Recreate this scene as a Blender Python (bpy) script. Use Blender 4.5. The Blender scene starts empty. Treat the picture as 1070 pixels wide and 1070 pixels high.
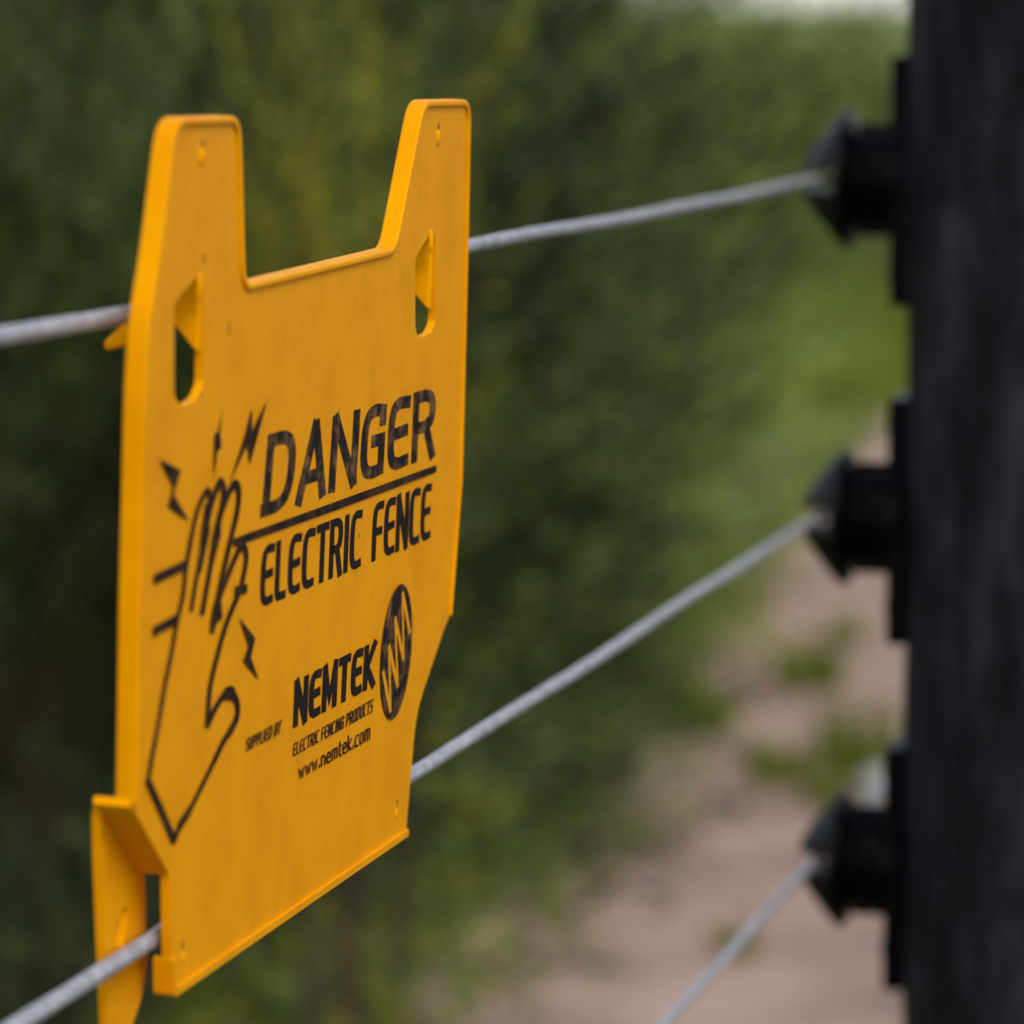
import bpy, bmesh, math, random
import numpy as np
from mathutils import Vector, Matrix
from mathutils.geometry import tessellate_polygon

# ------------------------------------------------------------------ camera, sky, sun, exposure
scene = bpy.context.scene
COL = scene.collection
F = 4500.0                      # focal length in units of the photo's 1070 px frame
HOR = 38.0                      # image row of the horizon
VPX = 1649.0                    # image column where the fence wires meet
CAMH = 1.0
pitch = math.atan((535.0 - HOR) / F)
cam_data = bpy.data.cameras.new("camera")
cam = bpy.data.objects.new("camera", cam_data)
COL.objects.link(cam)
cam.location = (0, 0, CAMH)
cam.rotation_euler = (math.radians(90) - pitch, 0, 0)
cam_data.lens = 100.0
cam_data.sensor_width = 100.0 * 1070.0 / F
cam_data.clip_start = 0.02
cam_data.clip_end = 3000
cam_data.dof.use_dof = True
cam_data.dof.focus_distance = 0.768
cam_data.dof.aperture_fstop = 12.2
cam_data.dof.aperture_blades = 0
scene.camera = cam

SUN_EL, SUN_AZ = 50.0, 153.0    # azimuth clockwise from +Y (the view direction): behind the camera
world = bpy.data.worlds.new("World")
scene.world = world
world.use_nodes = True
wn = world.node_tree
wn.nodes.clear()
sky = wn.nodes.new("ShaderNodeTexSky")
sky.sky_type = 'NISHITA'
sky.sun_disc = False
sky.sun_elevation = math.radians(SUN_EL)
sky.sun_rotation = math.radians(SUN_AZ)
sky.dust_density = 0.7
sky.air_density = 1.0
hsv = wn.nodes.new("ShaderNodeHueSaturation")
hsv.inputs['Saturation'].default_value = 0.45
bg = wn.nodes.new("ShaderNodeBackground")
bg.inputs[1].default_value = 0.12
wo = wn.nodes.new("ShaderNodeOutputWorld")
wn.links.new(sky.outputs[0], hsv.inputs['Color'])
wn.links.new(hsv.outputs[0], bg.inputs[0])
wn.links.new(bg.outputs[0], wo.inputs[0])

sd = bpy.data.lights.new("sun", 'SUN')
sd.energy = 1.5
sd.angle = math.radians(25)
sd.color = (1.0, 0.95, 0.88)
sun = bpy.data.objects.new("sun", sd)
COL.objects.link(sun)
az, el = math.radians(SUN_AZ), math.radians(SUN_EL)
sdir = Vector((math.sin(az) * math.cos(el), math.cos(az) * math.cos(el), math.sin(el)))
sun.rotation_euler = sdir.to_track_quat('Z', 'Y').to_euler()

scene.view_settings.view_transform = 'Standard'
scene.view_settings.look = 'None'
scene.view_settings.exposure = 0.72
scene.view_settings.gamma = 1.0
scene.render.engine = 'CYCLES'

# ------------------------------------------------------------------ geometry of the view
CP = Vector((0, 0, CAMH))
CM = cam.rotation_euler.to_matrix()
def ray(px, py):
    return (CM @ Vector((px - 535.0, 535.0 - py, -F))).normalized()
def hit(px, py, p0, n):
    r = ray(px, py)
    return CP + r * ((p0 - CP).dot(n) / r.dot(n))
def on_ground(px, py, z=0.0):
    return hit(px, py, Vector((0, 0, z)), Vector((0, 0, 1)))

D = ray(VPX, HOR); D.z = 0; D.normalize()                # direction the fence runs
N = Vector((D.y, -D.x, 0))                               # from the fence towards the camera's side
# wire spacing is 100 mm: that sets how far the fence stands from the camera
def wire_y(k, x):
    ya, xa = ((186.0, 870.0), (536.0, 862.0), (888.0, 862.0))[k]
    return HOR + (ya - HOR) * (VPX - x) / (VPX - xa)
t1 = hit(862, wire_y(0, 862), CP - N * 1.0, N)
t2 = hit(862, wire_y(1, 862), CP - N * 1.0, N)
DIST = 0.1 / (t1 - t2).length
FP = CP - N * DIST                                       # a point of the fence plane
wire_pts = [hit(500, wire_y(k, 500), FP, N) for k in range(3)]
# the sign hangs in front of the top wire and leans so that its foot nearly touches the second
A1 = wire_pts[0] + N * 0.0080
A2 = wire_pts[1] + N * 0.0036
SV = (A1 - A2); SV = (SV - D * SV.dot(D)).normalized()   # up along the sign
SN = D.cross(SV).normalized()
if SN.dot(N) < 0: SN = -SN
S0 = hit(300, 600, A1, SN)                               # sign origin on its front face
def sp(px, py, back=0.0):
    """local sign coordinates (u, v) of the point of the plane 'back' metres behind the face"""
    p = hit(px, py, A1 - SN * back, SN) - S0
    return (p.dot(D), p.dot(SV))

# ------------------------------------------------------------------ helpers
def link(name, me, parent=None, mat=None):
    o = bpy.data.objects.new(name, me)
    COL.objects.link(o)
    if parent: o.parent = parent
    if mat and me is not None and not me.materials: me.materials.append(mat)
    return o
def tag(o, label=None, cat=None, group=None, kind=None):
    if label: o['label'] = label
    if cat: o['category'] = cat
    if group: o['group'] = group
    if kind: o['kind'] = kind
    return o
def mesh(name, verts, faces, smooth=False):
    me = bpy.data.meshes.new(name)
    me.from_pydata([tuple(v) for v in verts], [], faces)
    me.update()
    if smooth:
        for p in me.polygons: p.use_smooth = True
    return me
def fix_normals(me):
    bm = bmesh.new(); bm.from_mesh(me)
    bmesh.ops.recalc_face_normals(bm, faces=bm.faces)
    bm.to_mesh(me); bm.free()
    return me
def bevel(o, w, seg=3, ang=35):
    m = o.modifiers.new("bevel", 'BEVEL')
    m.width = w; m.segments = seg; m.limit_method = 'ANGLE'; m.angle_limit = math.radians(ang)
    for p in o.data.polygons: p.use_smooth = True
    w_ = o.modifiers.new("wn", 'WEIGHTED_NORMAL'); w_.keep_sharp = False
    return o
class Shape:
    def __init__(self): self.v = []; self.f = []
    def add(self, v, f):
        b = len(self.v); self.v += [tuple(x) for x in v]; self.f += [tuple(i + b for i in q) for q in f]
    def prism(self, loop, z0, z1, holes=(), fr=None):
        """extrude a 2D polygon (with holes) between z0 and z1"""
        fr = fr or (lambda a, b, c: (a, b, c))
        loops = [loop] + list(holes)
        tri = tessellate_polygon([[Vector((a, b, 0)) for a, b in l] for l in loops])
        flat = [p for l in loops for p in l]; n = len(flat)
        v = [fr(a, b, z1) for a, b in flat] + [fr(a, b, z0) for a, b in flat]
        f = [tuple(t) for t in tri] + [tuple(i + n for i in reversed(t)) for t in tri]
        s = 0
        for l in loops:
            m = len(l)
            for i in range(m):
                j = (i + 1) % m
                f.append((s + i, s + j, s + j + n, s + i + n))
            s += m
        self.add(v, f)
    def box(self, c, ax, ay, az):
        c = Vector(c); v = []
        for i in (-1, 1):
            for j in (-1, 1):
                for k in (-1, 1): v.append(c + ax * i + ay * j + az * k)
        self.add(v, [(0, 1, 3, 2), (4, 6, 7, 5), (0, 4, 5, 1), (2, 3, 7, 6), (0, 2, 6, 4), (1, 5, 7, 3)])
    def lathe(self, prof, o, ax, e1, e2, seg=32, a0=0, a1=2 * math.pi):
        full = abs(a1 - a0 - 2 * math.pi) < 1e-6
        m = seg if full else seg + 1
        v = []
        for s, r in prof:
            for i in range(m):
                a = a0 + (a1 - a0) * i / seg
                v.append(o + ax * s + e1 * (r * math.cos(a)) + e2 * (r * math.sin(a)))
        f = []
        for k in range(len(prof) - 1):
            for i in range(seg):
                j = (i + 1) % m
                f.append((k * m + i, k * m + j, (k + 1) * m + j, (k + 1) * m + i))
        if full:
            f.append(tuple(range(m))); f.append(tuple((len(prof) - 1) * m + i for i in range(m)))
        else:
            n0 = [k * m for k in range(len(prof))]
            n1 = [k * m + m - 1 for k in range(len(prof))]
            f.append(tuple(n0 + n1[::-1]))
            f.append(tuple(range(m))); f.append(tuple((len(prof) - 1) * m + i for i in range(m)))
        self.add(v, f)
    def obj(self, name, mat, parent=None, smooth=False):
        me = mesh(name, self.v, self.f, smooth)
        fix_normals(me)
        return link(name, me, parent, mat)

def fillet(pts, radii, closed=True, seg=5):
    out = []; n = len(pts)
    for i in range(n):
        p = Vector(pts[i]); r = radii[i] if isinstance(radii, (list, tuple)) else radii
        if r <= 0 or (not closed and i in (0, n - 1)):
            out.append(tuple(p)); continue
        a = Vector(pts[i - 1]) - p; b = Vector(pts[(i + 1) % n]) - p
        t = min(r, a.length * 0.45, b.length * 0.45)
        pa = p + a.normalized() * t; pb = p + b.normalized() * t
        for k in range(seg + 1):
            s = k / seg
            out.append(tuple(pa * (1 - s) ** 2 + p * 2 * s * (1 - s) + pb * s ** 2))
    return out
def offset_open(pts, w, closed=False):
    """points moved w to the right-hand side of the travel direction"""
    out = []; n = len(pts)
    for i in range(n):
        p = Vector(pts[i])
        a = (p - Vector(pts[i - 1])) if (i > 0 or closed) else None
        b = (Vector(pts[(i + 1) % n]) - p) if (i < n - 1 or closed) else None
        ns = []
        for e in (a, b):
            if e is not None and e.length > 1e-9:
                e = e.normalized(); ns.append(Vector((e.y, -e.x)))
        nn = sum(ns, Vector((0, 0)))
        if nn.length < 1e-6: nn = ns[0].copy()
        nn.normalize()
        k = 1.0 / max(0.45, nn.dot(ns[0]))
        out.append(tuple(p + nn * w * k))
    return out

# ------------------------------------------------------------------ materials
def mat(name, base=(0.5, 0.5, 0.5), rough=0.5, metal=0.0):
    m = bpy.data.materials.new(name); m.use_nodes = True
    nt = m.node_tree; b = nt.nodes['Principled BSDF']
    b.inputs['Base Color'].default_value = (*base, 1)
    b.inputs['Roughness'].default_value = rough
    b.inputs['Metallic'].default_value = metal
    return m, nt, b
def node(nt, t, **kw):
    n = nt.nodes.new(t)
    for k, v in kw.items(): setattr(n, k, v)
    return n
def noise(nt, scale, detail=4, rough=0.6, coord='Object', stretch=None):
    tc = node(nt, "ShaderNodeTexCoord"); nz = node(nt, "ShaderNodeTexNoise")
    nz.inputs['Scale'].default_value = scale; nz.inputs['Detail'].default_value = detail
    nz.inputs['Roughness'].default_value = rough
    if stretch:
        mp = node(nt, "ShaderNodeMapping"); mp.inputs['Scale'].default_value = stretch
        nt.links.new(tc.outputs[coord], mp.inputs[0]); nt.links.new(mp.outputs[0], nz.inputs[0])
    else:
        nt.links.new(tc.outputs[coord], nz.inputs[0])
    return nz
def ramp(nt, src, stops):
    r = node(nt, "ShaderNodeValToRGB")
    while len(r.color_ramp.elements) < len(stops): r.color_ramp.elements.new(0.5)
    for e, (p, c) in zip(r.color_ramp.elements, stops):
        e.position = p; e.color = (*c, 1)
    nt.links.new(src, r.inputs[0])
    return r
def bump(nt, b, src, strength, dist):
    bp = node(nt, "ShaderNodeBump"); bp.inputs['Strength'].default_value = strength
    bp.inputs['Distance'].default_value = dist
    nt.links.new(src, bp.inputs['Height']); nt.links.new(bp.outputs[0], b.inputs['Normal'])

# yellow moulded plastic, slightly weathered
M_yel, nt, b = mat("yellow_plastic", rough=0.5)
nz = noise(nt, 55, 6, 0.65)
rp = ramp(nt, nz.outputs[0], [(0.22, (0.64, 0.228, 0.0)), (0.5, (0.75, 0.290, 0.0)), (0.8, (0.81, 0.330, 0.0))])
sp_n = noise(nt, 900, 3, 0.7)
sr = ramp(nt, sp_n.outputs[0], [(0.70, (0, 0, 0)), (0.78, (1, 1, 1))])
mx = node(nt, "ShaderNodeMix", data_type='RGBA')
mx.inputs['B'].default_value = (0.20, 0.09, 0.02, 1)
mt = node(nt, "ShaderNodeMath", operation='MULTIPLY'); mt.inputs[1].default_value = 0.45
nt.links.new(sr.outputs[0], mt.inputs[0]); nt.links.new(mt.outputs[0], mx.inputs['Factor'])
nt.links.new(rp.outputs[0], mx.inputs['A'])
# rain streaks of old dust running down the face
st = noise(nt, 60, 4, 0.6, stretch=(2.0, 0.25, 1))
stc = ramp(nt, st.outputs[0], [(0.52, (0, 0, 0)), (0.75, (1, 1, 1))])
mt2 = node(nt, "ShaderNodeMath", operation='MULTIPLY'); mt2.inputs[1].default_value = 0.07
mx2 = node(nt, "ShaderNodeMix", data_type='RGBA'); mx2.inputs['B'].default_value = (0.46, 0.17, 0.0, 1)
nt.links.new(stc.outputs[0], mt2.inputs[0]); nt.links.new(mt2.outputs[0], mx2.inputs['Factor'])
nt.links.new(mx.outputs['Result'], mx2.inputs['A'])
nt.links.new(mx2.outputs['Result'], b.inputs['Base Color'])
b.inputs['Specular IOR Level'].default_value = 0.12
b.inputs['Specular Tint'].default_value = (1.0, 0.62, 0.15, 1)
b.inputs['Subsurface Weight'].default_value = 0.15
b.inputs['Subsurface Radius'].default_value = (0.003, 0.0012, 0.0002)
b.inputs['Subsurface Scale'].default_value = 1.0
bump(nt, b, noise(nt, 350, 5, 0.6).outputs[0], 0.12, 0.0006)

def ink(name, lo, hi, c0=(0.010, 0.006, 0.006), c1=(0.13, 0.055, 0.018)):
    m, nt, b = mat(name, rough=0.6); b.inputs['Specular IOR Level'].default_value = 0.1
    nz = noise(nt, 170, 5, 0.7)
    rp = ramp(nt, nz.outputs[0], [(lo, c0), (hi, c1)])
    nt.links.new(rp.outputs[0], b.inputs['Base Color'])
    return m
M_ink = ink("black_print", 0.60, 0.85)
M_inkw = ink("worn_black_print", 0.47, 0.66, (0.010, 0.006, 0.006), (0.20, 0.095, 0.035))
M_inkb = ink("brown_black_print", 0.45, 0.8, (0.010, 0.004, 0.003), (0.10, 0.042, 0.010))

M_wire, nt, b = mat("galvanised_wire", (0.42, 0.42, 0.45), 0.5, 0.35)
nz = noise(nt, 300, 4)
rp = ramp(nt, nz.outputs[0], [(0.3, (0.24, 0.24, 0.26)), (0.7, (0.46, 0.46, 0.50))])
nt.links.new(rp.outputs[0], b.inputs['Base Color'])

M_blk, nt, b = mat("black_plastic", (0.0008, 0.0008, 0.0012), 0.40)
b.inputs['Specular IOR Level'].default_value = 0.08
M_post, nt, b = mat("creosoted_wood", (0.012, 0.012, 0.015), 0.75)
b.inputs['Specular IOR Level'].default_value = 0.08
nz = noise(nt, 30, 7, 0.7, stretch=(1.7, 1.7, 0.5))
rp = ramp(nt, nz.outputs[0], [(0.36, (0.004, 0.004, 0.005)), (0.5, (0.012, 0.0115, 0.0145)), (0.66, (0.034, 0.031, 0.037))])
nt.links.new(rp.outputs[0], b.inputs['Base Color'])
bump(nt, b, nz.outputs[0], 0.7, 0.01)

def leaf_mat(name, dark, mid, light, brown=0.04, trans=0.25):
    m, nt, b = mat(name, rough=0.55); b.inputs['Specular IOR Level'].default_value = 0.2
    g = node(nt, "ShaderNodeNewGeometry")
    nz = noise(nt, 3.4, 2, 0.6)
    a = node(nt, "ShaderNodeMath", operation='MULTIPLY_ADD')
    a.inputs[1].default_value = 0.34
    at_ = node(nt, "ShaderNodeAttribute", attribute_name='tone')
    ad_ = node(nt, "ShaderNodeMath", operation='MULTIPLY_ADD'); ad_.inputs[1].default_value = 0.35
    nt.links.new(g.outputs['Random Per Island'], ad_.inputs[0]); nt.links.new(at_.outputs['Fac'], ad_.inputs[2])
    nt.links.new(ad_.outputs[0], a.inputs[0])
    s = node(nt, "ShaderNodeMath", operation='MULTIPLY'); s.inputs[1].default_value = 1.25
    nt.links.new(nz.outputs[0], s.inputs[0]); nt.links.new(s.outputs[0], a.inputs[2])
    rp = ramp(nt, a.outputs[0], [(0.62, dark), (0.81, mid), (0.98, light)])
    o = node(nt, "ShaderNodeObjectInfo")
    hv = node(nt, "ShaderNodeHueSaturation")
    mh = node(nt, "ShaderNodeMath", operation='MULTIPLY_ADD'); mh.inputs[1].default_value = 0.025; mh.inputs[2].default_value = 0.495
    mv = node(nt, "ShaderNodeMath", operation='MULTIPLY_ADD'); mv.inputs[1].default_value = 0.5; mv.inputs[2].default_value = 0.62
    nt.links.new(o.outputs['Random'], mh.inputs[0]); nt.links.new(o.outputs['Random'], mv.inputs[0])
    nt.links.new(mh.outputs[0], hv.inputs['Hue']); nt.links.new(mv.outputs[0], hv.inputs['Value'])
    nt.links.new(rp.outputs[0], hv.inputs['Color'])
    nt.links.new(hv.outputs[0], b.inputs['Base Color'])
    tr = node(nt, "ShaderNodeBsdfTranslucent"); nt.links.new(hv.outputs[0], tr.inputs[0])
    mxs = node(nt, "ShaderNodeMixShader"); mxs.inputs[0].default_value = trans
    out = nt.nodes['Material Output']
    nt.links.new(b.outputs[0], mxs.inputs[1]); nt.links.new(tr.outputs[0], mxs.inputs[2])
    nt.links.new(mxs.outputs[0], out.inputs[0])
    return m
M_leaf_dark = leaf_mat("dark_leaves", (0.010, 0.017, 0.005), (0.034, 0.053, 0.012), (0.17, 0.215, 0.050))
M_leaf_mid = leaf_mat("green_leaves", (0.048, 0.074, 0.012), (0.160, 0.215, 0.036), (0.40, 0.46, 0.125))
M_leaf_olive = leaf_mat("olive_leaves", (0.07, 0.085, 0.014), (0.17, 0.20, 0.045), (0.30, 0.33, 0.10))
M_leaf_yel = leaf_mat("yellow_leaves", (0.10, 0.08, 0.006), (0.20, 0.17, 0.010), (0.28, 0.24, 0.02))
M_grass = leaf_mat("grass_blades", (0.10, 0.14, 0.012), (0.24, 0.30, 0.025), (0.38, 0.42, 0.08))
M_bark, nt, b = mat("twig_bark", (0.07, 0.045, 0.035), 0.95)
b.inputs['Specular IOR Level'].default_value = 0.1
nz = noise(nt, 25, 5, 0.7, stretch=(3, 3, 0.5))
rp = ramp(nt, nz.outputs[0], [(0.3, (0.022, 0.018, 0.010)), (0.75, (0.075, 0.060, 0.035))])
nt.links.new(rp.outputs[0], b.inputs['Base Color'])

M_soil, nt, b = mat("ground_soil", rough=0.95)
nz = noise(nt, 1.6, 8, 0.65)
rp = ramp(nt, nz.outputs[0], [(0.35, (0.05, 0.06, 0.02)), (0.52, (0.09, 0.085, 0.04)), (0.7, (0.16, 0.12, 0.085))])
nt.links.new(rp.outputs[0], b.inputs['Base Color'])
bump(nt, b, noise(nt, 25, 6).outputs[0], 0.6, 0.03)
M_path, nt, b = mat("path_sand", rough=0.95)
nz = noise(nt, 3.2, 8, 0.62)
rp = ramp(nt, nz.outputs[0], [(0.34, (0.18, 0.125, 0.092)), (0.5, (0.35, 0.235, 0.180)), (0.66, (0.47, 0.325, 0.255))])
nt.links.new(rp.outputs[0], b.inputs['Base Color'])
bump(nt, b, noise(nt, 30, 7, 0.7).outputs[0], 0.6, 0.02)
M_stone, nt, b = mat("pale_stone", (0.55, 0.56, 0.55), 0.7)
nz = noise(nt, 20, 5); rp = ramp(nt, nz.outputs[0], [(0.3, (0.25, 0.26, 0.25)), (0.7, (0.42, 0.43, 0.42))])
nt.links.new(rp.outputs[0], b.inputs['Base Color'])

# ------------------------------------------------------------------ the ground and the path
rng = random.Random(7)
R_ = 1500.0
gs = Shape()
xs = [-R_, -60, -12] + [(-8 + i * 0.5) for i in range(33)] + [12, 60, R_]
ys = [-R_, -40, -6] + [(-2 + i * 0.5) for i in range(81)] + [60, 200, R_]
def gz(x, y):
    if not (-8 <= x <= 8 and -2 <= y <= 38): return 0.0
    return 0.012 * math.sin(x * 1.7 + y * 0.4) * math.sin(y * 0.9 - x * 0.5)
gv = [(x, y, gz(x, y)) for y in ys for x in xs]
nx = len(xs)
gf = [(j * nx + i, j * nx + i + 1, (j + 1) * nx + i + 1, (j + 1) * nx + i) for j in range(len(ys) - 1) for i in range(nx - 1)]
g = link("ground", mesh("ground", gv, gf, True), None, M_soil); tag(g, kind='structure')

# the sandy footpath: its left edge follows the foot of the shrubs and it bends away to the right
left_px = [(330, 1250), (390, 1120), (470, 1040), (570, 960), (670, 860), (735, 740), (770, 660), (815, 590), (860, 520), (895, 460), (925, 425)]
lpt = [on_ground(*p) for p in left_px]
lpt = [lpt[0] + (lpt[0] - lpt[1]) * 3.0] + lpt
lpt += [lpt[-1] + Vector((0.9, 2.2, 0)), lpt[-1] + Vector((2.6, 5.0, 0)), lpt[-1] + Vector((5.5, 8.0, 0))]
pv, pf = [], []
for i, p in enumerate(lpt):
    q = lpt[min(i + 1, len(lpt) - 1)] - lpt[max(i - 1, 0)]; q.z = 0; q.normalize()
    side = Vector((q.y, -q.x, 0))
    jl = rng.uniform(-0.04, 0.04); w = 1.35 + rng.uniform(-0.05, 0.05)
    for k in range(7):
        s = k / 6.0
        pp = p + side * (jl + w * s)
        pv.append((pp.x, pp.y, 0.022 - 0.012 * math.sin(math.pi * s)))
for i in range(len(lpt) - 1):
    for k in range(6):
        a = i * 7 + k
        pf.append((a, a + 1, a + 8, a + 7))
pa = link("path", mesh("path", pv, pf, True), None, M_path); tag(pa, kind='structure')
ss = pa.modifiers.new("sub", 'SUBSURF'); ss.levels = 2; ss.render_levels = 2

# ------------------------------------------------------------------ the fence: post with insulators, wires
nose = hit(860, 186, FP, N)
post_c = nose + N * (0.0265 + 0.052)
post_r = 0.052
fp = link("fence_post", None); fp.location = (post_c.x, post_c.y, 0)
tag(fp, "thick black creosoted timber fence post at the right carrying three black insulators", "fence post")
s = Shape()
prng = random.Random(3)
seg, rows = 64, 90
ph = [prng.uniform(0, 6.28) for _ in range(8)]
v = []
H = 1.32
for j in range(rows + 1):
    z = -0.0 + H * j / rows
    for i in range(seg):
        a = 2 * math.pi * i / seg
        r = post_r * (1 + 0.010 * math.sin(3 * a + ph[0] + z * 2) + 0.008 * math.sin(7 * a + ph[1] + z * 5) + 0.006 * math.sin(17 * a + ph[2])
                      + 0.006 * math.sin(z * 23 + 2 * a + ph[3]) + 0.009 * math.sin(z * 61 + 5 * a) * math.sin(z * 17 + a + ph[4]) + 0.006 * prng.uniform(-1, 1)) * (1.03 - 0.03 * z)
        lean = (z - 0.8) * -0.008
        v.append((r * math.cos(a) + lean, r * math.sin(a), z))
f = [(j * seg + i, j * seg + (i + 1) % seg, (j + 1) * seg + (i + 1) % seg, (j + 1) * seg + i) for j in range(rows) for i in range(seg)]
f.append(tuple(range(seg))[::-1]); f.append(tuple(rows * seg + i for i in range(seg)))
s.add(v, f)
s.obj("timber", M_post, fp, smooth=False)

Zv = Vector((0, 0, 1))
def insulator(z, zc):
    """one insulator; local axes of the post, L = away from the post towards the wire"""
    L = -N
    base = Vector((0, 0, z)) - N * (post_r + 0.0005)
    b_ = Shape()      # ribbed body
    b_.lathe([(0.000, 0.0165), (0.004, 0.0168), (0.0055, 0.0168), (0.0060, 0.0150), (0.008, 0.0146), (0.0085, 0.0158), (0.0098, 0.0156), (0.0103, 0.0146), (0.0125, 0.0142), (0.0145, 0.0136), (0.0165, 0.0136)], base, L, Zv, D, 36)
    ins = b_.obj("insulator", M_blk, fp); bevel(ins, 0.0006, 2)
    p = Shape()
    zz = zc - z
    p.box(base + L * 0.0008 + Zv * zz, L * 0.0030, D * 0.0155, Zv * 0.0365)
    p.box(base - N * -0.004 + Zv * zz, L * 0.004, D * 0.008, Zv * 0.030)
    o = p.obj("back_plate", M_blk, ins); bevel(o, 0.0012, 2)
    for sgn in (-1, 1):
        n_ = Shape()
        c = base + L * 0.0038 + Zv * (zz + sgn * 0.027)
        n_.lathe([(0, 0.0042), (0.0012, 0.0040), (0.0022, 0.0028), (0.0026, 0.0010)], c, L, Zv, D, 16)
        n_.obj("nail_head", M_blk, ins, True)
    fl = Shape()
    fl.lathe([(0.0162, 0.0142), (0.0168, 0.0190), (0.0175, 0.0204), (0.0190, 0.0204), (0.0200, 0.0180), (0.0212, 0.0120), (0.0222, 0.0080)], base, L, Zv, D, 36)
    o = fl.obj("flange", M_blk, ins); bevel(o, 0.0004, 2)
    for sgn in (-1, 1):
        for sx, sz, ax_, ay_, az_ in ((.0085, .0150, .0070, .0010, .0016),):
            lg = Shape(); lg.box(base + L * sx + Zv * (sgn * sz), L * ax_, D * ay_, Zv * az_)
            o = lg.obj("rib", M_blk, ins); bevel(o, 0.0003, 2)
    for sgn in (-1, 1):     # the two jaws that close round the wire
        c_ = Shape()
        o_ = base + Zv * (0.0020 * sgn)
        a0 = 0.0 if sgn > 0 else math.pi
        c_.lathe([(0.0192, 0.0182), (0.0215, 0.0162), (0.0250, 0.0120), (0.0282, 0.0080), (0.0305, 0.0045), (0.0314, 0.0018)],
                 o_, L, D, Zv, 20, a0 + 0.10, a0 + math.pi - 0.10)
        o = c_.obj("jaw", M_blk, ins); bevel(o, 0.0004, 2)
    return ins
for k in range(3):
    z = wire_pts[k].z
    insulator(z, z + 0.0003)

def wire(k, label):
    c = wire_pts[k]
    root_p = c - D * (c - CP).dot(D) - D * 0.9
    ln = 6.0
    m = 24
    ds = [0.0]
    while ds[-1] < ln:
        t = ds[-1]
        ds.append(t + (0.0025 if 1.2 < t < 2.5 else 0.012))
    v = []
    wr = random.Random(k)
    ph1, ph2 = wr.uniform(0, 6), wr.uniform(0, 6)
    for t in ds:
        tw = t / 0.030 * 2 * math.pi if 1.2 < t < 2.5 else t / 0.030 * 2 * math.pi
        oy = 0.00025 * math.sin(t * 16 + ph1) + 0.00015 * math.sin(t * 37 + ph2)
        for i in range(m):
            a = 2 * math.pi * i / m
            r = 0.00135 * (1 + 0.10 * abs(math.sin(3 * (a + tw / 6.0))) - 0.04)
            q = D * t + N * (r * math.cos(a)) + Zv * (r * math.sin(a) + oy)
            v.append(q)
    f = [(j * m + i, j * m + (i + 1) % m, (j + 1) * m + (i + 1) % m, (j + 1) * m + i) for j in range(len(ds) - 1) for i in range(m)]
    f.append(tuple(range(m))); f.append(tuple((len(ds) - 1) * m + i for i in range(m)))
    me = fix_normals(mesh("fence_wire", v, f, True))
    o = link("fence_wire", me, None, M_wire)
    o.location = root_p
    tag(o, label, "wire", "strands of the electric fence")
wire(0, "top strand of grey fence wire, running behind the upper horns of the yellow sign")
wire(1, "middle strand of grey fence wire, threaded past the lower tab of the yellow sign")
wire(2, "lowest strand of grey fence wire, reaching the bottom insulator clear of the sign")

# ------------------------------------------------------------------ the sign
SM = Matrix((D, SV, SN)).transposed().to_4x4()
SM.translation = S0
sign = link("warning_sign", None)
sign.matrix_world = SM
tag(sign, "yellow plastic danger electric fence sign with two horns, hung on the wires", "sign")

TH = 0.0015
RB, RF = 0.0029, 0.0006       # rim behind / in front of the face
SL1 = [sp(*p) for p in [(182, 318), (190, 306), (206, 289), (213, 294), (213, 402), (206, 417), (194, 424), (186, 421), (182, 413)]]
SL2 = [sp(*p) for p in [(434, 271), (440, 259), (450, 244), (455, 248), (455, 338), (450, 348), (441, 353), (436, 350), (434, 343)]]
out_px = [(139, 842), (142, 640), (148, 400), (153, 330), (163, 270), (181, 123), (249, 121), (254, 297), (411, 259),
          (441, 105), (490, 104), (487, 255), (481, 500), (470, 644), (465, 655), (435, 744), (424, 874), (179, 1042), (177, 914), (142, 850)]
outl = [sp(*p) for p in out_px]
rad = [0, .004, .01, .01, .02, .0050, .0045, .0035, .0035, .0045, .0050, 0, 0, .001, .002, .006, .001, .001, .0005, .001]
full = fillet(outl, rad)
s = Shape()
s.prism(full, -TH, 0.0, (fillet(SL1, 0.001, True, 2), fillet(SL2, 0.001, True, 2)))
pl = s.obj("panel", M_yel, sign)
bevel(pl, 0.00025, 2, 50)

def rim(pts_px, radii, width, zb, zf, name, bw=0.0005):
    pts = fillet([sp(*p) for p in pts_px], radii, closed=False, seg=6)
    inn = offset_open(pts, width)
    out = offset_open(pts, -0.00005)
    m = len(pts); v = []
    for i in range(m):
        a, b_ = out[i], inn[i]
        v += [(a[0], a[1], zf), (b_[0], b_[1], zf), (b_[0], b_[1], zb), (a[0], a[1], zb)]
    f = []
    for i in range(m - 1):
        for k in range(4):
            f.append((i * 4 + k, i * 4 + (k + 1) % 4, i * 4 + 4 + (k + 1) % 4, i * 4 + 4 + k))
    f += [(0, 1, 2, 3), ((m - 1) * 4, (m - 1) * 4 + 3, (m - 1) * 4 + 2, (m - 1) * 4 + 1)]
    q = Shape(); q.add(v, f)
    o = q.obj(name, M_yel, sign)
    bevel(o, bw, 3, 40)
    return o
rim(out_px[:14], rad[:14], 0.0013, -RB, RF, "rim", 0.00045)
rim([(424, 873), (179, 1042), (178, 1003)], [0, .001, 0], 0.0013, -RB, RF, "rim", 0.0004)

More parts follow.
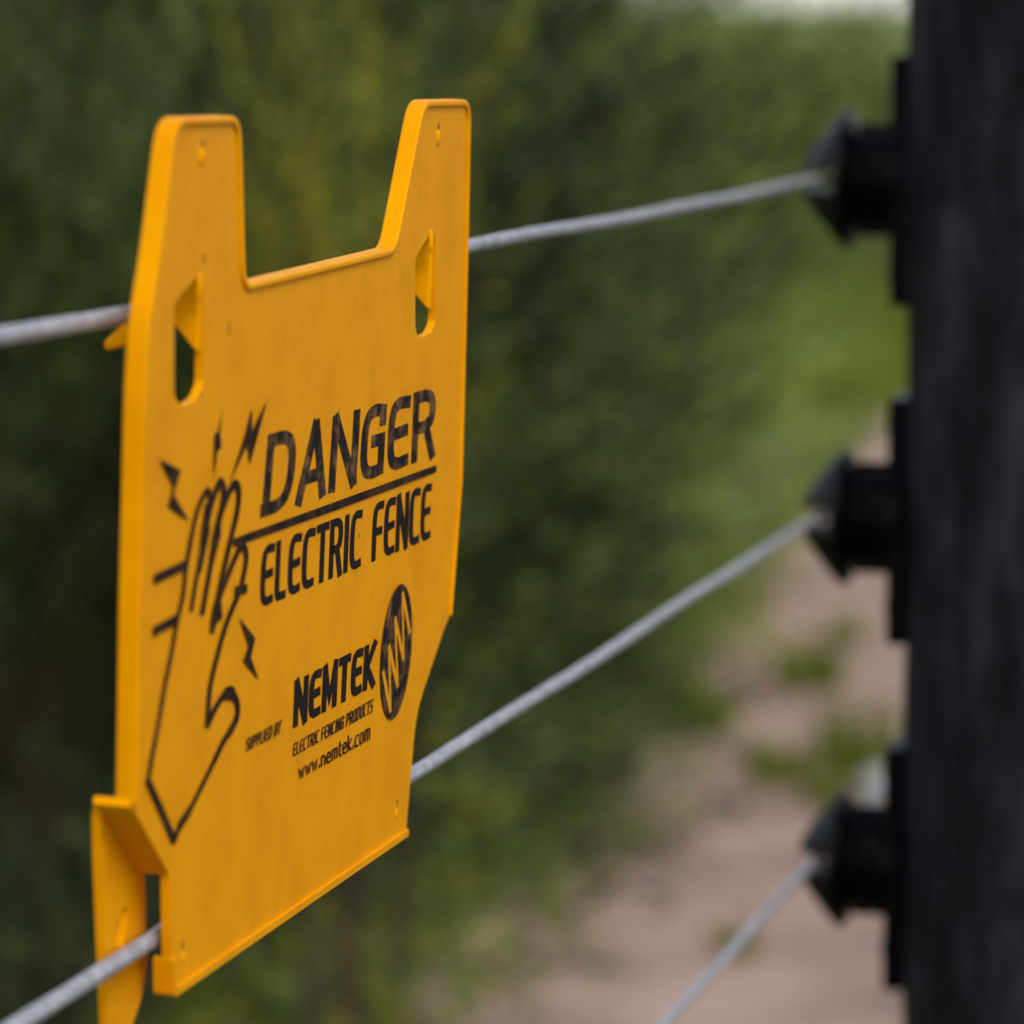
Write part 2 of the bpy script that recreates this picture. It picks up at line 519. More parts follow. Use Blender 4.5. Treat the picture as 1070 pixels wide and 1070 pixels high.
# lower tabs: set back behind the second wire, joined to the panel by a sloping wall
TB = 0.0056
def tab(px, hole=None):
    lp = fillet([sp(x, y, TB) for x, y in px], 0.003, True, 4)
    q = Shape(); q.prism(lp, -TB - 0.0014, -TB, (hole,) if hole else ())
    o = q.obj("tab", M_yel, sign); bevel(o, 0.0005, 2, 50)
    return o
th = [sp(x, y, TB) for x, y in [(121, 986), (123, 962), (131, 946), (134, 952), (131, 975), (128, 990)]]
t_ = tab([(104, 843), (108, 960), (113, 1080), (118, 1125), (128, 1112), (140, 1066), (149, 1042), (154, 1008), (152, 925), (149, 895), (128, 838)], th)
q = Shape()
d0 = [sp(*p) for p in [(137, 843), (142, 850), (177, 914), (182, 914)]]
wl = offset_open(d0, 0.0013)
lo = offset_open(d0, 0.00012)
v = []
for a, b_ in zip(lo, offset_open(d0, -0.0013)):
    v += [(a[0], a[1], -0.0004), (b_[0], b_[1], -0.0004), (b_[0], b_[1], -TB - 0.0006), (a[0], a[1], -TB - 0.0006)]
f = []
for i in range(len(lo) - 1):
    for k in range(4): f.append((i * 4 + k, i * 4 + (k + 1) % 4, i * 4 + 4 + (k + 1) % 4, i * 4 + 4 + k))
f += [(0, 1, 2, 3), tuple((len(lo) - 1) * 4 + k for k in (3, 2, 1, 0))]
q.add(v, f)
o = q.obj("joining_wall", M_yel, t_); bevel(o, 0.0001, 1)
# side lip that closes the tab towards the outer rim
q = Shape()
a = sp(139, 842); b2 = sp(142, 852)
q.prism([(a[0] - 0.0003, a[1] - 0.0002), (a[0] + 0.0014, a[1] - 0.0002), (a[0] + 0.0014, a[1] - 0.0009), (a[0] - 0.0003, a[1] - 0.0009)], -TB - 0.0004, -0.0006)
o = q.obj("shoulder", M_yel, t_); bevel(o, 0.0004, 2)
# right tab, mostly hidden behind the panel
t2_ = tab([(404, 700), (418, 690), (420, 760), (417, 850), (414, 872), (388, 901), (384, 902), (382, 860), (380, 760), (385, 720)])
q = Shape()
a = sp(434, 742)
q.prism([(a[0] - 0.006, a[1] + 0.004), (a[0] + 0.001, a[1] + 0.004), (a[0] + 0.001, a[1] - 0.001), (a[0] - 0.006, a[1] - 0.001)], -TB - 0.0004, -TH + 0.0002)
o = q.obj("joining_wall", M_yel, t2_); bevel(o, 0.0004, 2)

# hooks that stand out behind the slots and carry the top wire
def hook(x0, y0, k):
    prof = [(-2.5, 0), (-7, -3), (-30, 27), (-52, 42), (-62, 43), (-80, 50), (-104, 74), (-102, 83), (-88, 79), (-52, 64), (-30, 50), (-7, 76), (-2.5, 79)]
    o0 = sp(x0, y0)
    # profile in (depth, height): pixels to metres at the hook's distance
    q = hit(x0, y0, A1, SN)
    mpp = (q - CP).length / F
    v = []
    pts = [(dx * k * mpp * 1.03, dy * k * mpp) for dx, dy in prof]
    wd = 0.0024
    fr = lambda a, b_, c: (o0[0] + c, o0[1] - b_, a)
    sh = Shape(); sh.prism(pts, -0.0002, wd, (), fr)
    o = sh.obj("wire_hook", M_yel, sign); bevel(o, 0.0005, 2)
hook(212.6, 290, 1.0)
hook(454.6, 246, 1.0)

# moulded pips, then small flat dark marks
def pip(x, y, r, tall=1.8, back=0.0):
    c = sp(x, y, back)
    q = Shape(); m = 14; v = []; f = []
    for j in range(6):
        t = math.pi / 2 * j / 5
        for i in range(m):
            a = 2 * math.pi * i / m
            v.append((c[0] + r * math.cos(t) * math.cos(a), c[1] + r * tall * math.cos(t) * math.sin(a), -back - 0.0001 + r * 0.8 * math.sin(t)))
    for j in range(5):
        for i in range(m):
            f.append((j * m + i, j * m + (i + 1) % m, (j + 1) * m + (i + 1) % m, (j + 1) * m + i))
    q.add(v, f); q.obj("pip", M_yel, sign, True)
pip(210, 164, 0.0009); pip(457, 144, 0.0009); pip(208, 300, 0.0008, 3); pip(414, 850, 0.0006); pip(191, 1000, 0.0006); pip(450, 252, 0.0008, 3)
pip(130, 994, 0.0005, 2.2, TB)

def dark_mark(x, y, a, b_):  # flat dark brown ellipse laid on the face; nothing is cut out
    c = sp(x, y)
    q = Shape(); q.add([(c[0] + a * math.cos(t), c[1] + b_ * math.sin(t), 0.00004) for t in [math.pi / 8 * i for i in range(16)]], [tuple(range(16))])
    q.obj("dark_mark", M_mark, sign)
M_mark, nt_, b__ = mat("dark_brown", (0.09, 0.03, 0.0), 0.8)
dark_mark(212, 151, .0006, .0008); dark_mark(458, 133, .0006, .0008); dark_mark(213, 270, .0004, .0008); dark_mark(239, 343, .0003, .0010); dark_mark(415, 838, .0004, .0006)
dark_mark(191, 988, .0004, .0009); dark_mark(210, 412, .0003, .0004); dark_mark(375, 560, .0003, .0004)

# ------------------------------------------------------------------ the print
LAYER = [0]
class Print:
    def __init__(self): self.s = Shape()
    def poly(self, pts):
        z = 0.00005 + 0.0000015 * LAYER[0]; LAYER[0] += 1
        tri = tessellate_polygon([[Vector((a, b_, 0)) for a, b_ in pts]])
        self.s.add([(a, b_, z) for a, b_ in pts], [tuple(t) for t in tri])
    def stroke(self, pts, w, closed=False, an=1.0):
        """ribbon along local-space points; w is a width or one per point"""
        z = 0.00005 + 0.0000015 * LAYER[0]; LAYER[0] += 1
        pts = [(p[0] / an, p[1]) for p in pts]
        n = len(pts)
        ws = w if isinstance(w, (list, tuple)) else [w] * n
        v = []
        L = offset_open(pts, 1.0, closed)
        for i in range(n):
            p = Vector(pts[i]); d = Vector(L[i]) - p
            d = d * (ws[i] / 2)
            v += [((p.x + d.x) * an, p.y + d.y, z), ((p.x - d.x) * an, p.y - d.y, z)]
        f = []
        for i in range(n if closed else n - 1):
            j = (i + 1) % n
            f.append((2 * i, 2 * i + 1, 2 * j + 1, 2 * j))
        self.s.add(v, f)
    def px(self, pts, w=3.0, closed=False):
        """stroke given in photo pixels; the width is vertical photo pixels at the sign"""
        mpp = 0.76 / F * 1.2
        ww = [x * mpp for x in w] if isinstance(w, (list, tuple)) else w * mpp
        self.stroke([sp(*p) for p in pts], ww, closed, 1.7)
    def done(self, name, m, parent):
        me = mesh(name, self.s.v, self.s.f)
        bm = bmesh.new(); bm.from_mesh(me)
        for fc in bm.faces:
            fc.normal_update()
            if fc.normal.z < 0: fc.normal_flip()
        bm.to_mesh(me); bm.free()
        return link(name, me, parent, m)

# a stroke alphabet in a 1 x 1 box (x right, y up): (advance width, strokes)
c_ = 0.16
G = {
 'D': (1.0, [[(0, 0), (0, 1), (.55, 1), (.85, .92), (.98, .72), (.98, .35), (.82, .1), (.5, 0), (-.07, 0)]]),
 'A': (1.0, [[(0, 0), (.49, 1)], [(.55, 1), (1, 0)], [(.2, .27), (.86, .27)]]),
 'N': (1.0, [[(0, 0), (0, 1)], [(.04, 1), (.96, 0)], [(1, 0), (1, 1)]]),
 'G': (.9, [[(.98, .80), (.98, .96), (.55, 1), (.2, .95), (.02, .75), (0, .25), (.15, .05), (.5, 0), (.97, .02), (.97, .5), (.55, .5)]]),
 'E': (.82, [[(.98, .98), (.45, 1), (.12, .93), (0, .72), (0, .25), (.12, .06), (.45, 0), (.98, .02)], [(0, .5), (.88, .52)]]),
 'R': (.92, [[(0, 0), (0, 1), (.6, 1), (.92, .93), (1, .75), (.92, .55), (.6, .48), (.05, .48)], [(.62, .48), (1, 0)]]),
 'L': (.7, [[(0, 1), (0, .12), (.15, 0), (.95, 0)]]),
 'C': (.82, [[(.98, .98), (.45, 1), (.12, .93), (0, .72), (0, .25), (.12, .06), (.45, 0), (.98, .02)]]),
 'T': (.85, [[(0, 1), (1, 1)], [(.5, 1), (.5, 0)]]),
 'I': (.16, [[(.5, 0), (.5, 1)]]),
 'F': (.78, [[(0, 0), (0, .75), (.12, .93), (.4, 1), (1, 1)], [(0, .5), (.85, .5)]]),
 'M': (1.15, [[(0, 0), (0, 1)], [(.03, 1), (.5, .22), (.97, 1)], [(1, 1), (1, 0)]]),
 'K': (.92, [[(0, 0), (0, 1)], [(1, 1), (.12, .5), (1, 0)]]),
 'S': (.85, [[(1, 1), (.3, 1), (.03, .88), (.03, .62), (.25, .5), (.75, .5), (.97, .38), (.97, .12), (.7, 0), (0, 0)]]),
 'U': (.9, [[(0, 1), (0, .2), (.2, 0), (.8, 0), (1, .2), (1, 1)]]),
 'P': (.85, [[(0, 0), (0, 1), (.7, 1), (1, .88), (1, .58), (.7, .46), (0, .46)]]),
 'B': (.85, [[(0, 0), (0, 1), (.7, 1), (.95, .88), (.95, .62), (.7, .5), (.05, .5)], [(.7, .5), (1, .38), (1, .12), (.7, 0), (-.04, 0)]]),
 'Y': (.85, [[(0, 1), (.5, .48), (1, 1)], [(.5, .48), (.5, 0)]]),
 'O': (.9, [[(.5, 0), (.15, .04), (0, .22), (0, .78), (.15, .96), (.5, 1), (.85, .96), (1, .78), (1, .22), (.85, .04), (.5, 0)]]),
 'w': (1.1, [[(0, 1), (.25, 0), (.5, .85), (.75, 0), (1, 1)]]),
 'n': (.8, [[(0, 0), (0, 1), (.6, 1), (1, .8), (1, 0)]]),
 'e': (.8, [[(.98, 0), (.25, 0), (0, .2), (0, .8), (.25, 1), (.75, 1), (1, .8), (1, .5), (.05, .5)]]),
 'm': (1.25, [[(0, 0), (0, 1), (.8, 1), (1, .85), (1, 0)], [(.5, 1), (.5, 0)]]),
 't': (.5, [[(.3, 1.4), (.3, .1), (.5, 0), (1, 0)], [(0, 1), (1, 1)]]),
 'k': (.75, [[(0, 0), (0, 1.5)], [(1, 1), (.1, .5), (1, 0)]]),
 'c': (.72, [[(1, 1), (.25, 1), (0, .8), (0, .2), (.25, 0), (1, 0)]]),
 'o': (.8, [[(.5, 0), (.15, .05), (0, .25), (0, .75), (.15, .95), (.5, 1), (.85, .95), (1, .75), (1, .25), (.85, .05), (.5, 0)]]),
 '.': (.12, [[(.5, 0), (.5, .22)]]),
}
def text(string, BL, BR, TL, TR, wt, gap, mt, name="lettering", space=0.55, parent=None, wvar=None):
    """set a line of lettering in the quad whose corners are given in photo pixels.
    wt: stroke width as a share of the cap height, gap: letter gap as a share of a letter's width"""
    bl, br, tl, tr = [Vector(sp(*p)) for p in (BL, BR, TL, TR)]
    hgt = ((tl - bl).length + (tr - br).length) / 2
    tot = sum((space if ch == ' ' else G[ch][0] + gap) for ch in string) - gap
    w = wt * hgt
    full_w = (br - bl).length
    P = Print(); x = 0.0
    mx_ = w / 2 * 1.9 / full_w; my_ = 0.5 * wt
    for ch in string:
        if ch == ' ':
            x += space; continue
        wd, strokes = G[ch]
        for st_ in strokes:
            pts = []
            for (a, b_) in st_:
                s_ = (x + wd * a) / tot * (1 - 2 * mx_) + mx_
                t_v = my_ + b_ * (1 - 2 * my_)
                lo_ = bl.lerp(br, s_); hi = tl.lerp(tr, s_)
                pts.append(tuple(lo_.lerp(hi, t_v)))
            aspect = 1.8 * hgt * 0.16
            if len(pts) > 3:          # round the gentle corners of the curved strokes
                rr_ = [0] * len(pts)
                for q_ in range(1, len(pts) - 1):
                    e1_ = Vector((st_[q_][0] - st_[q_ - 1][0], st_[q_][1] - st_[q_ - 1][1])); e2_ = Vector((st_[q_ + 1][0] - st_[q_][0], st_[q_ + 1][1] - st_[q_][1]))
                    if e1_.length > 0 and e2_.length > 0 and e1_.angle(e2_) < math.radians(68): rr_[q_] = aspect
                closed_ = (pts[0] == pts[-1])
                pts = fillet(pts, rr_, closed=False, seg=3)
            # square ends reach half a stroke further
            if pts[0] != pts[-1]:
                for (i, j) in ((0, 1), (-1, -2)):
                    d = Vector(pts[i]) - Vector(pts[j])
                    if d.length > 0: pts[i] = tuple(Vector(pts[i]) + d.normalized() * w * 0.42 * (1 + 1.1 * abs(d.normalized().x)))
                P.stroke(pts, w, False, 1.9)
            else:
                P.stroke(pts[:-1], w, True, 1.9)
        x += wd + gap
    return P.done(name, mt, parent or sign)

text("DANGER", (272.5, 541.5), (453.5, 477.5), (280, 454), (456, 403.5), 0.168, 0.44, M_inkw)
text("ELECTRIC FENCE", (270.5, 636), (449.5, 563), (273.5, 571), (451.5, 503), 0.14, 0.54, M_ink, space=1.05)
text("NEMTEK", (305.5, 762), (391, 717), (307.5, 711), (393.5, 668), 0.185, 0.62, M_ink)
text("ELECTRIC FENCING PRODUCTS", (305.2, 791), (388.6, 744), (306, 777), (389.7, 729.5), 0.13, 0.55, M_ink, space=0.8)
text("www.nemtek.com", (311.5, 814.5), (385.6, 773), (311.2, 804), (386.4, 759), 0.17, 0.5, M_ink)
text("SUPPLIED BY", (255.5, 785.5), (291.6, 766.5), (256.6, 772), (293.8, 751.5), 0.13, 0.55, M_ink, space=0.8)

P = Print(); P.px([(243, 567), (350, 528.5), (455, 489.5)], [7, 7.5, 7]); P.done("underline", M_inkb, sign)

def c1(*pts): return [(130 + x / 4.118, 380 + y / 4.118) for x, y in pts]
def c2(*pts): return [(130 + x / 3.963, 620 + y / 3.963) for x, y in pts]
def smooth_px(pts, n=4):
    out = []
    m = len(pts)
    for i in range(m - 1):
        p0 = pts[max(i - 1, 0)]; p1 = pts[i]; p2 = pts[i + 1]; p3 = pts[min(i + 2, m - 1)]
        for k in range(n):
            t = k / n
            out.append(tuple(0.5 * ((2 * p1[j]) + (-p0[j] + p2[j]) * t + (2 * p0[j] - 5 * p1[j] + 4 * p2[j] - p3[j]) * t * t + (-p0[j] + 3 * p1[j] - 3 * p2[j] + p3[j]) * t ** 3) for j in range(2)))
    out.append(pts[-1])
    return out
P = Print()
# wrist, outer side of the palm, little finger
P.px(smooth_px(c2((95, 770), (110, 680), (135, 550), (160, 400), (190, 250), (215, 110), (240, 0)) + c1((262, 870), (300, 670), (328, 585), (352, 548), (364, 580), (348, 700), (310, 900), (290, 1020)) + c2((272, 75))), 6)
P.px(c2((88, 765), (152, 905), (203, 1030)), 7)
P.px(smooth_px(c2((202, 1030), (225, 962), (262, 905), (310, 810), (360, 710), (405, 615), (440, 560), (463, 505), (462, 450), (435, 412), (405, 425), (370, 480), (338, 552))), [6] * 4 + [8.5] * 5 + [6] * 8 + [7] * 6 + [8.5] * 6 + [7] * 6 + [11] * 5 + [7] * 9)
P.px(smooth_px(c2((338, 552), (345, 450), (352, 380), (380, 260), (420, 120), (468, 5)) + c1((492, 980), (515, 880), (520, 815), (500, 785), (470, 840), (430, 940), (400, 1020)) + c2((372, 100), (357, 165))), 7)
P.px(smooth_px(c1((350, 690), (368, 610), (388, 550), (408, 508), (424, 550), (408, 650), (370, 850), (335, 1050)) + c2((318, 90))), 7.5)
P.px(smooth_px(c1((385, 800), (398, 690), (430, 590), (468, 518), (488, 550), (480, 640), (452, 760), (420, 900), (388, 1060)) + c2((357, 165))), 7.5)
P.px(c1((350, 600), (345, 720), (318, 900)), [5, 13, 6])
P.px(c1((405, 640), (392, 740), (360, 900)), [5, 13, 6])
P.px(c1((400, 980), (395, 1080), (368, 1130)), [5, 17, 5])
P.px(c1((470, 980), (524, 966)), 8)
P.px(c1((120, 930), (264, 862)), 8)
P.px(c2((112, 160), (212, 106)), 8)
P.done("hand_symbol", M_inkb, sign)
for bolt in (c1((143, 408), (238, 458), (208, 562), (274, 678), (181, 616), (204, 530)),
             c1((418, 180), (407, 295), (412, 362), (396, 372), (378, 500), (383, 300), (400, 292)),
             c1((545, 186), (544, 290), (610, 155), (535, 434), (524, 345), (448, 515), (513, 310)),
             c2((470, 98), (537, 185), (519, 265), (553, 360), (488, 280), (510, 215))):
    P = Print(); P.poly([sp(*p) for p in bolt]); P.done("lightning_mark", M_inkb, sign)
# round emblem with a zigzag
P = Print()
ec = (413.0, 681.0)
ell = [(ec[0] + 15.6 * math.cos(t) + 5.7 * math.sin(t), ec[1] - 71 * math.sin(t)) for t in [2 * math.pi * i / 48 for i in range(48)]]
P.poly([sp(*p) for p in ell])
em = P.done("emblem", M_inkw, sign)
P = Print()
zz = [(112, 660), (160, 915), (149, 500), (204, 760), (187, 325), (240, 590), (234, 170), (279, 425)]
zp = [sp(380 + x / 5.94, 590 + y / 5.94) for x, y in zz]
for i in range(len(zp) - 1):
    P.stroke([zp[i], zp[i + 1]], 0.0011 if i % 2 == 0 else 0.0008, False, 1.5)
P.done("zigzag", M_yel, em)

# ------------------------------------------------------------------ vegetation
def build_shrub(seed, height, radius, twigs, leaves, leafmat, leaf_len, base_low=0.12, name="shrub"):
    """returns mesh data of the foliage and of the stems of one shrub, foot at the origin"""
    r = np.random.default_rng(seed); rr = random.Random(seed)
    # stems: forked tapering limbs
    sh = Shape(); tips = []
    def limb(p, d, length, rad0, depth):
        pts = [p]; cur = p.copy(); dd = d.copy()
        for k in range(5):
            wk = .22 * min(1.0, radius / .5)
            dd = (dd + Vector((rr.uniform(-wk, wk), rr.uniform(-wk, wk), rr.uniform(-.05, .16)))).normalized()
            cur = cur + dd * (length / 5); pts.append(cur.copy())
        m = 6; v = []
        for i, q in enumerate(pts):
            t = (pts[min(i + 1, 5)] - pts[max(i - 1, 0)]).normalized()
            e1 = t.orthogonal().normalized(); e2 = t.cross(e1)
            rad = rad0 * (1 - 0.55 * i / 5)
            for j in range(m):
                a = 2 * math.pi * j / m
                v.append(q + e1 * (rad * math.cos(a)) + e2 * (rad * math.sin(a)))
        f = [(i * m + j, i * m + (j + 1) % m, (i + 1) * m + (j + 1) % m, (i + 1) * m + j) for i in range(5) for j in range(m)]
        sh.add(v, f)
        if depth > 0:
            for i in (2, 3, 4, 5):
                if i == 5 or rr.random() < 0.8:
                    fk = min(1.0, radius / .5)
                    nd = (dd + Vector((rr.uniform(-.8, .8) * fk, rr.uniform(-.8, .8) * fk, rr.uniform(-.2, .6)))).normalized()
                    limb(pts[i], nd, length * rr.uniform(.5, .75), rad0 * (1 - .55 * i / 5) * .75, depth - 1)
        else:
            tips.extend([tuple(q) for q in pts[1:]])
    for k in range(7):
        a = rr.uniform(0, 6.28)
        limb(Vector((rr.uniform(-.06, .06), rr.uniform(-.06, .06), -0.02)), Vector((math.cos(a) * .55 * radius / .6, math.sin(a) * .55 * radius / .6, 1)).normalized(), height * rr.uniform(.38, .5), 0.016 * height / 1.5 * (1.0 if radius > .3 else .4), 2)
    tips = np.array(tips)
    # keep within the crown, then scatter twigs about the limb ends: real clumps with gaps between
    idx = r.integers(0, len(tips), twigs)
    c = tips[idx] + r.normal(0, 0.06 * radius / .6, (twigs, 3))
    c[:, 2] = np.clip(c[:, 2], base_low * height, None)
    low = r.random(twigs) < 0.36          # skirt of foliage lower down
    c[low, 2] = r.uniform(0.04, 0.6, low.sum()) * height
    ang = r.uniform(0, 2 * np.pi, low.sum()); rad = radius * np.sqrt(r.uniform(0.25, 1.0, low.sum()))
    c[low, 0] = np.cos(ang) * rad * .9; c[low, 1] = np.sin(ang) * rad * .9
    outw = c - np.array([0, 0, height * .35]); outw /= np.linalg.norm(outw, axis=1)[:, None] + 1e-6
    td = outw * .8 + r.normal(0, .35, (twigs, 3)); td[:, 2] += .55; td /= np.linalg.norm(td, axis=1)[:, None]
    tl = r.uniform(.10, .26, twigs) * (leaf_len / .028)
    n = twigs * leaves
    k = np.repeat(np.arange(twigs), leaves); s_ = np.tile(np.linspace(0.05, 1, leaves), twigs)
    pos = c[k] + td[k] * (tl[k] * s_)[:, None]
    ax = td[k] * .9 + r.normal(0, .45, (n, 3)); ax /= np.linalg.norm(ax, axis=1)[:, None]
    side = np.cross(ax, r.normal(0, 1, (n, 3))); side /= np.linalg.norm(side, axis=1)[:, None]
    ll = leaf_len * r.uniform(.6, 1.25, n)[:, None]; lw = ll * .34
    up = np.cross(side, ax)
    v = np.stack([pos, pos + ax * ll * .45 + side * lw * .5 + up * ll * .06, pos + ax * ll - up * ll * .05, pos + ax * ll * .45 - side * lw * .5 + up * ll * .06], 1).reshape(-1, 3)
    me = bpy.data.meshes.new(name + "_foliage")
    me.vertices.add(n * 4); me.vertices.foreach_set("co", v.ravel())
    me.loops.add(n * 4); me.loops.foreach_set("vertex_index", np.arange(n * 4, dtype=np.int32))
    me.polygons.add(n); me.polygons.foreach_set("loop_start", np.arange(0, n * 4, 4, dtype=np.int32))
    me.update(calc_edges=True); me.materials.append(leafmat)
    tone = r.beta(1.1, 1.6, twigs)
    at2 = me.attributes.new("tone", 'FLOAT', 'FACE'); at2.data.foreach_set("value", tone[k].astype(np.float32))
    ms = mesh(name + "_stems", sh.v, sh.f, True); ms.materials.append(M_bark)
    return me, ms
kinds = {
 'dark': [build_shrub(11, 1.7, .62, 2300, 12, M_leaf_dark, .030), build_shrub(12, 1.8, .66, 2300, 12, M_leaf_dark, .026)],
 'mid': [build_shrub(21, 1.5, .60, 2400, 12, M_leaf_mid, .026), build_shrub(22, 1.45, .64, 2400, 12, M_leaf_mid, .030)],
 'olive': [build_shrub(31, 1.25, .60, 2000, 12, M_leaf_olive, .028)],
 'yellow': [build_shrub(41, 1.5, .07, 330, 10, M_leaf_yel, .020)],
}
def shrub(kind, var, x, y, sc, rz, label, group, szf=1.0):
    fo, stm = kinds[kind][var]
    r_ = link("shrub", None); r_.location = (x, y, 0); r_.rotation_euler = (0, 0, rz); r_.scale = (sc, sc, sc * szf)
    a = link("foliage", fo, r_); b_ = link("stems", stm, r_)
    tag(r_, label, "shrub", group)
    return r_
def at(px, Y):
    """ground position seen at image column px, Y metres away"""
    return (px - 535.0) / F * Y
G1 = "shrubs along the fence"
LIST = [
 ('dark', 0, 470, 5.5, .36, "low dark bush at the left edge of the path, below the middle wire", .55),
 ('dark', 1, 560, 6.5, .36, "small dark bush farther up the left edge of the path", .62),
 # kind, variant, column, distance, scale, label
 ('dark', 0, 20, 3.9, .82, "dark leafy shrub nearest the camera, left of and behind the sign"),
 ('dark', 1, 215, 5.2, .92, "dark shrub seen in the gap between the sign's two horns"),
 ('dark', 1, -170, 4.4, .85, "dark shrub at the far left edge, beyond the nearest one"),
 ('yellow', 0, 378, 3.3, .75, "thin yellow-green shrub seen above the right horn's left side", 1.1),
 ('mid', 0, 395, 6.6, .95, "green shrub just right of the sign, where the path starts"),
 ('mid', 1, 500, 7.9, .86, "mid green shrub behind the top wire, right of the sign"),
 ('dark', 0, 250, 7.2, 1.1, "tall dark shrub farther back behind the sign"),
 ('dark', 0, 372, 4.9, .64, "dark shrub low behind the sign's lower right corner, against the path"),
 ('mid', 0, 520, 9.6, .80, "green shrub beside the bend of the sandy path"),
 ('mid', 0, 620, 9.9, .62, "low green shrub between the green ones beside the path", 1.35),
 ('mid', 1, 720, 12.2, .76, "bright green shrub at the far end of the path", 1.14),
 ('olive', 0, 850, 15.5, .90, "olive shrub behind the top insulator"),
 ('olive', 0, 600, 14.5, .90, "olive shrub behind the green shrubs at the bend"),
 ('mid', 0, 900, 19.5, .76, "small green shrub in the distance beside the post"),
 ('olive', 0, 1040, 17.0, .86, "olive shrub in the distance hidden partly by the post"),
 ('mid', 0, 655, 13.5, .80, "green shrub rising nearly to the top edge between wire and insulator", 1.22),
 ('mid', 1, 790, 21.0, .84, "far green shrub below the strip of pale sky"),
 ('olive', 0, 960, 23.0, .88, "far olive shrub just left of the post below the sky"),
 ('mid', 0, 560, 12.5, .85, "green shrub in the second row behind the wire"),
 ('dark', 1, 330, 9.5, 1.0, "dark shrub behind the right horn of the sign"),
 ('dark', 0, 20, 6.2, 1.1, "large dark shrub in the upper left corner"),
 ('mid', 0, 1330, 12.5, .8, "green shrub across the path, beyond the post"),
 ('olive', 0, 1350, 10.5, .9, "olive shrub across the path, outside the right edge"),
]
for i, (kd, vr, px, Y, sc, lb, *zf) in enumerate(LIST):
    shrub(kd, vr, at(px, Y), Y, sc, i * 1.9 + 0.4, lb, G1, zf[0] if zf else 1.0)

# far scrub that closes the horizon: reads as one mass
sc_v, sc_n = [], 0
r = np.random.default_rng(5)
n = 60000
yy = r.uniform(26, 60, n); xx = r.uniform(-.30, .45, n) * yy
top = 0.98 + yy * .0072 * (0.93 + 0.07 * np.sin(xx * .9 + 1) * np.sin(yy * .31))
zz_ = top * np.sqrt(r.random(n))
pos = np.stack([xx, yy, zz_], 1)
ax = r.normal(0, 1, (n, 3)); ax /= np.linalg.norm(ax, axis=1)[:, None]
sd_ = np.cross(ax, r.normal(0, 1, (n, 3))); sd_ /= np.linalg.norm(sd_, axis=1)[:, None]
L_ = r.uniform(.05, .11, n)[:, None]
v = np.stack([pos, pos + ax * L_ * .5 + sd_ * L_ * .25, pos + ax * L_, pos + ax * L_ * .5 - sd_ * L_ * .25], 1).reshape(-1, 3)
me = bpy.data.meshes.new("scrub")
me.vertices.add(n * 4); me.vertices.foreach_set("co", v.ravel())
me.loops.add(n * 4); me.loops.foreach_set("vertex_index", np.arange(n * 4, dtype=np.int32))
me.polygons.add(n); me.polygons.foreach_set("loop_start", np.arange(0, n * 4, 4, dtype=np.int32))
me.update(calc_edges=True)
at2 = me.attributes.new("tone", 'FLOAT', 'FACE'); at2.data.foreach_set("value", r.random(n).astype(np.float32))
o = link("scrub", me, None, M_leaf_olive); tag(o, "low olive scrub closing the horizon beyond the shrubs", "scrub", None, 'stuff')

# grass and tufts
def blades(n, fn, seed, h0, h1, w=0.004):
    rr = np.random.default_rng(seed)
    pos = np.array([fn(rr) for _ in range(n)])
    a = rr.uniform(0, 2 * np.pi, n); h = rr.uniform(h0, h1, n)
    lean = rr.uniform(.1, .7, n)[:, None] * h[:, None]
    dr = np.stack([np.cos(a), np.sin(a), np.zeros(n)], 1)
    b2 = rr.uniform(0, 2 * np.pi, n)
    sd = np.stack([np.cos(b2), np.sin(b2), np.zeros(n)], 1) * w
    z = np.array([0, 0, 1.0])
    v = np.stack([pos - sd, pos + sd, pos + dr * lean * .4 + z * h[:, None] * .6 + sd * .7, pos + dr * lean + z * h[:, None], pos + dr * lean * .4 + z * h[:, None] * .6 - sd * .7], 1).reshape(-1, 3)
    me = bpy.data.meshes.new("grass")
    me.vertices.add(n * 5); me.vertices.foreach_set("co", v.ravel())
    me.loops.add(n * 5); me.loops.foreach_set("vertex_index", np.arange(n * 5, dtype=np.int32))
    me.polygons.add(n); me.polygons.foreach_set("loop_start", np.arange(0, n * 5, 5, dtype=np.int32))
    me.update(calc_edges=True)
    at2 = me.attributes.new("tone", 'FLOAT', 'FACE'); at2.data.foreach_set("value", rr.random(n).astype(np.float32))
    return me
edge = [(p.x, p.y) for p in lpt]
def verge(rr):
    while True:
        i = rr.integers(1, len(edge) - 1); t = rr.random()
        x = edge[i][0] * (1 - t) + edge[i + 1 if i + 1 < len(edge) else i][0] * t
        y = edge[i][1] * (1 - t) + edge[i + 1 if i + 1 < len(edge) else i][1] * t
        return (x - abs(rr.normal(0, .35)) + .06, y + rr.normal(0, .1), 0)
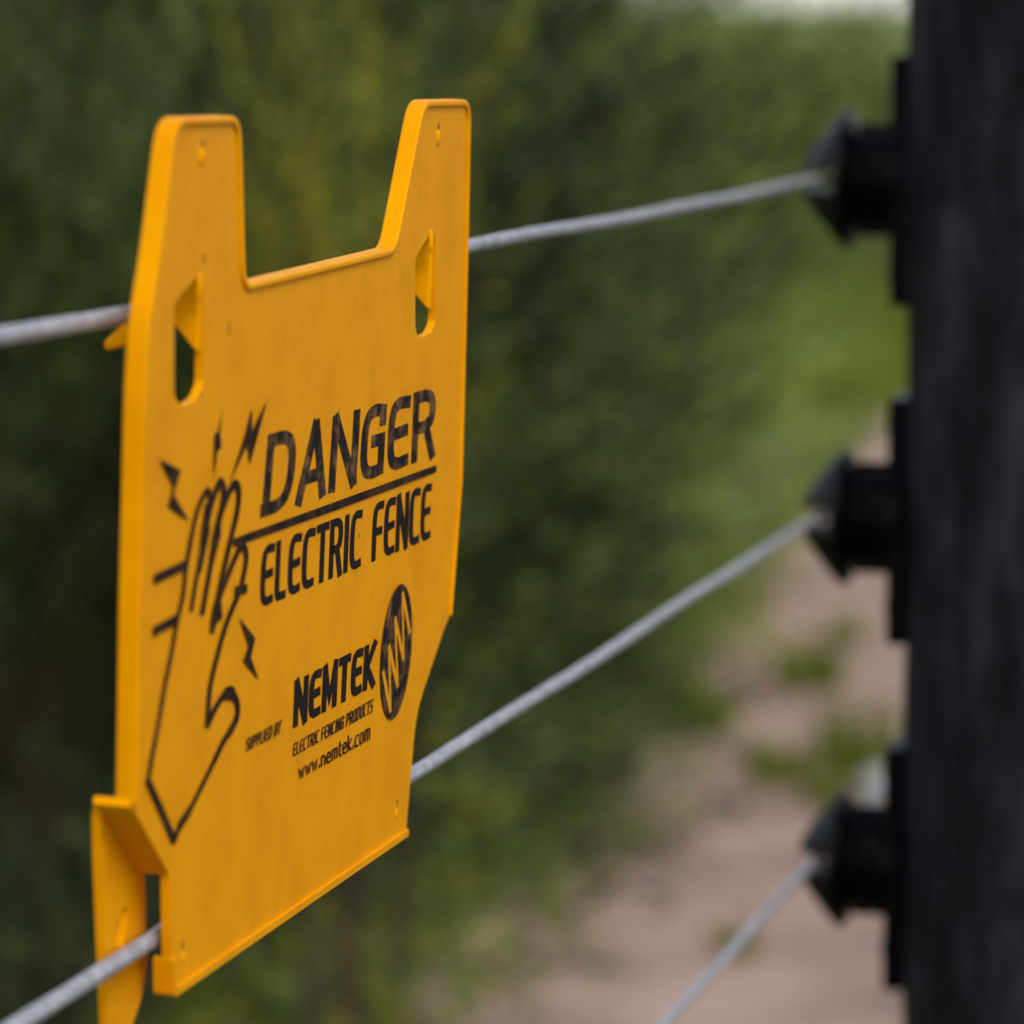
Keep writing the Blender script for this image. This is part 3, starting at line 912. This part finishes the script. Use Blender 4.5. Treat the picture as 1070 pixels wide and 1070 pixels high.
o = link("grass", blades(3500, verge, 1, .03, .08), None, M_grass); tag(o, "green grass along the edge of the sandy path", "grass", None, 'stuff')
def meadow(rr):
    y = rr.uniform(11.5, 18); return (at(rr.uniform(800, 1250), y), y, 0)
o = link("grass", blades(26000, meadow, 2, .05, .16, .006), None, M_grass); tag(o, "bright grass beyond the end of the path beside the post", "grass", None, 'stuff')

def tuft_mesh(seed, n, R, h0, h1):
    def fn(rr):
        a = rr.uniform(0, 6.28); q = R * math.sqrt(rr.random()); return (q * math.cos(a), q * math.sin(a) * 1.0, 0)
    me = blades(n, fn, seed, h0, h1, .003); me.materials.append(M_grass); return me
T1 = tuft_mesh(3, 130, .055, .03, .11)
for px, py, sc, lb in [(790, 648, .55, "grass tuft where the shrubs overhang the path, below the middle wire"),
                       (735, 770, .9, "small grass tuft at the left edge of the path"),
                       (865, 845, .55, "tiny weed just above the nose of the bottom insulator"),
                       (845, 722, 1.0, "bright grass tuft in the middle of the path, left of the lower insulators"),
                       (815, 822, .8, "low grass tuft on the path above the lowest wire"),
                       (905, 812, 1.2, "grass tuft tight against the post above the bottom insulator"),
                       (770, 1000, .4, "small olive weed on bare sand below the lowest wire"),
                       (885, 672, .6, "grass tuft on the path between the two lower insulators")]:
    p = on_ground(px, py, 0.012)
    o = link("grass_tuft", T1); o.location = p; o.scale = (sc, sc, sc); o.rotation_euler = (0, 0, px)
    tag(o, lb, "grass tuft", "tufts on the path")
# pale stone by the path
bm = bmesh.new(); bmesh.ops.create_icosphere(bm, subdivisions=3, radius=.032)
rr = random.Random(2)
for vv in bm.verts:
    vv.co *= 1 + .18 * math.sin(vv.co.x * 60 + 1) * math.cos(vv.co.y * 50) + rr.uniform(-.03, .03)
    vv.co.z *= .65
me = bpy.data.meshes.new("stone"); bm.to_mesh(me); bm.free()
for p in me.polygons: p.use_smooth = True
o = link("stone", me, None, M_stone); p = on_ground(918, 835, 0.012); o.location = (p.x, p.y, 0.03)
tag(o, "pale rounded stone on the ground just above the bottom insulator", "stone")
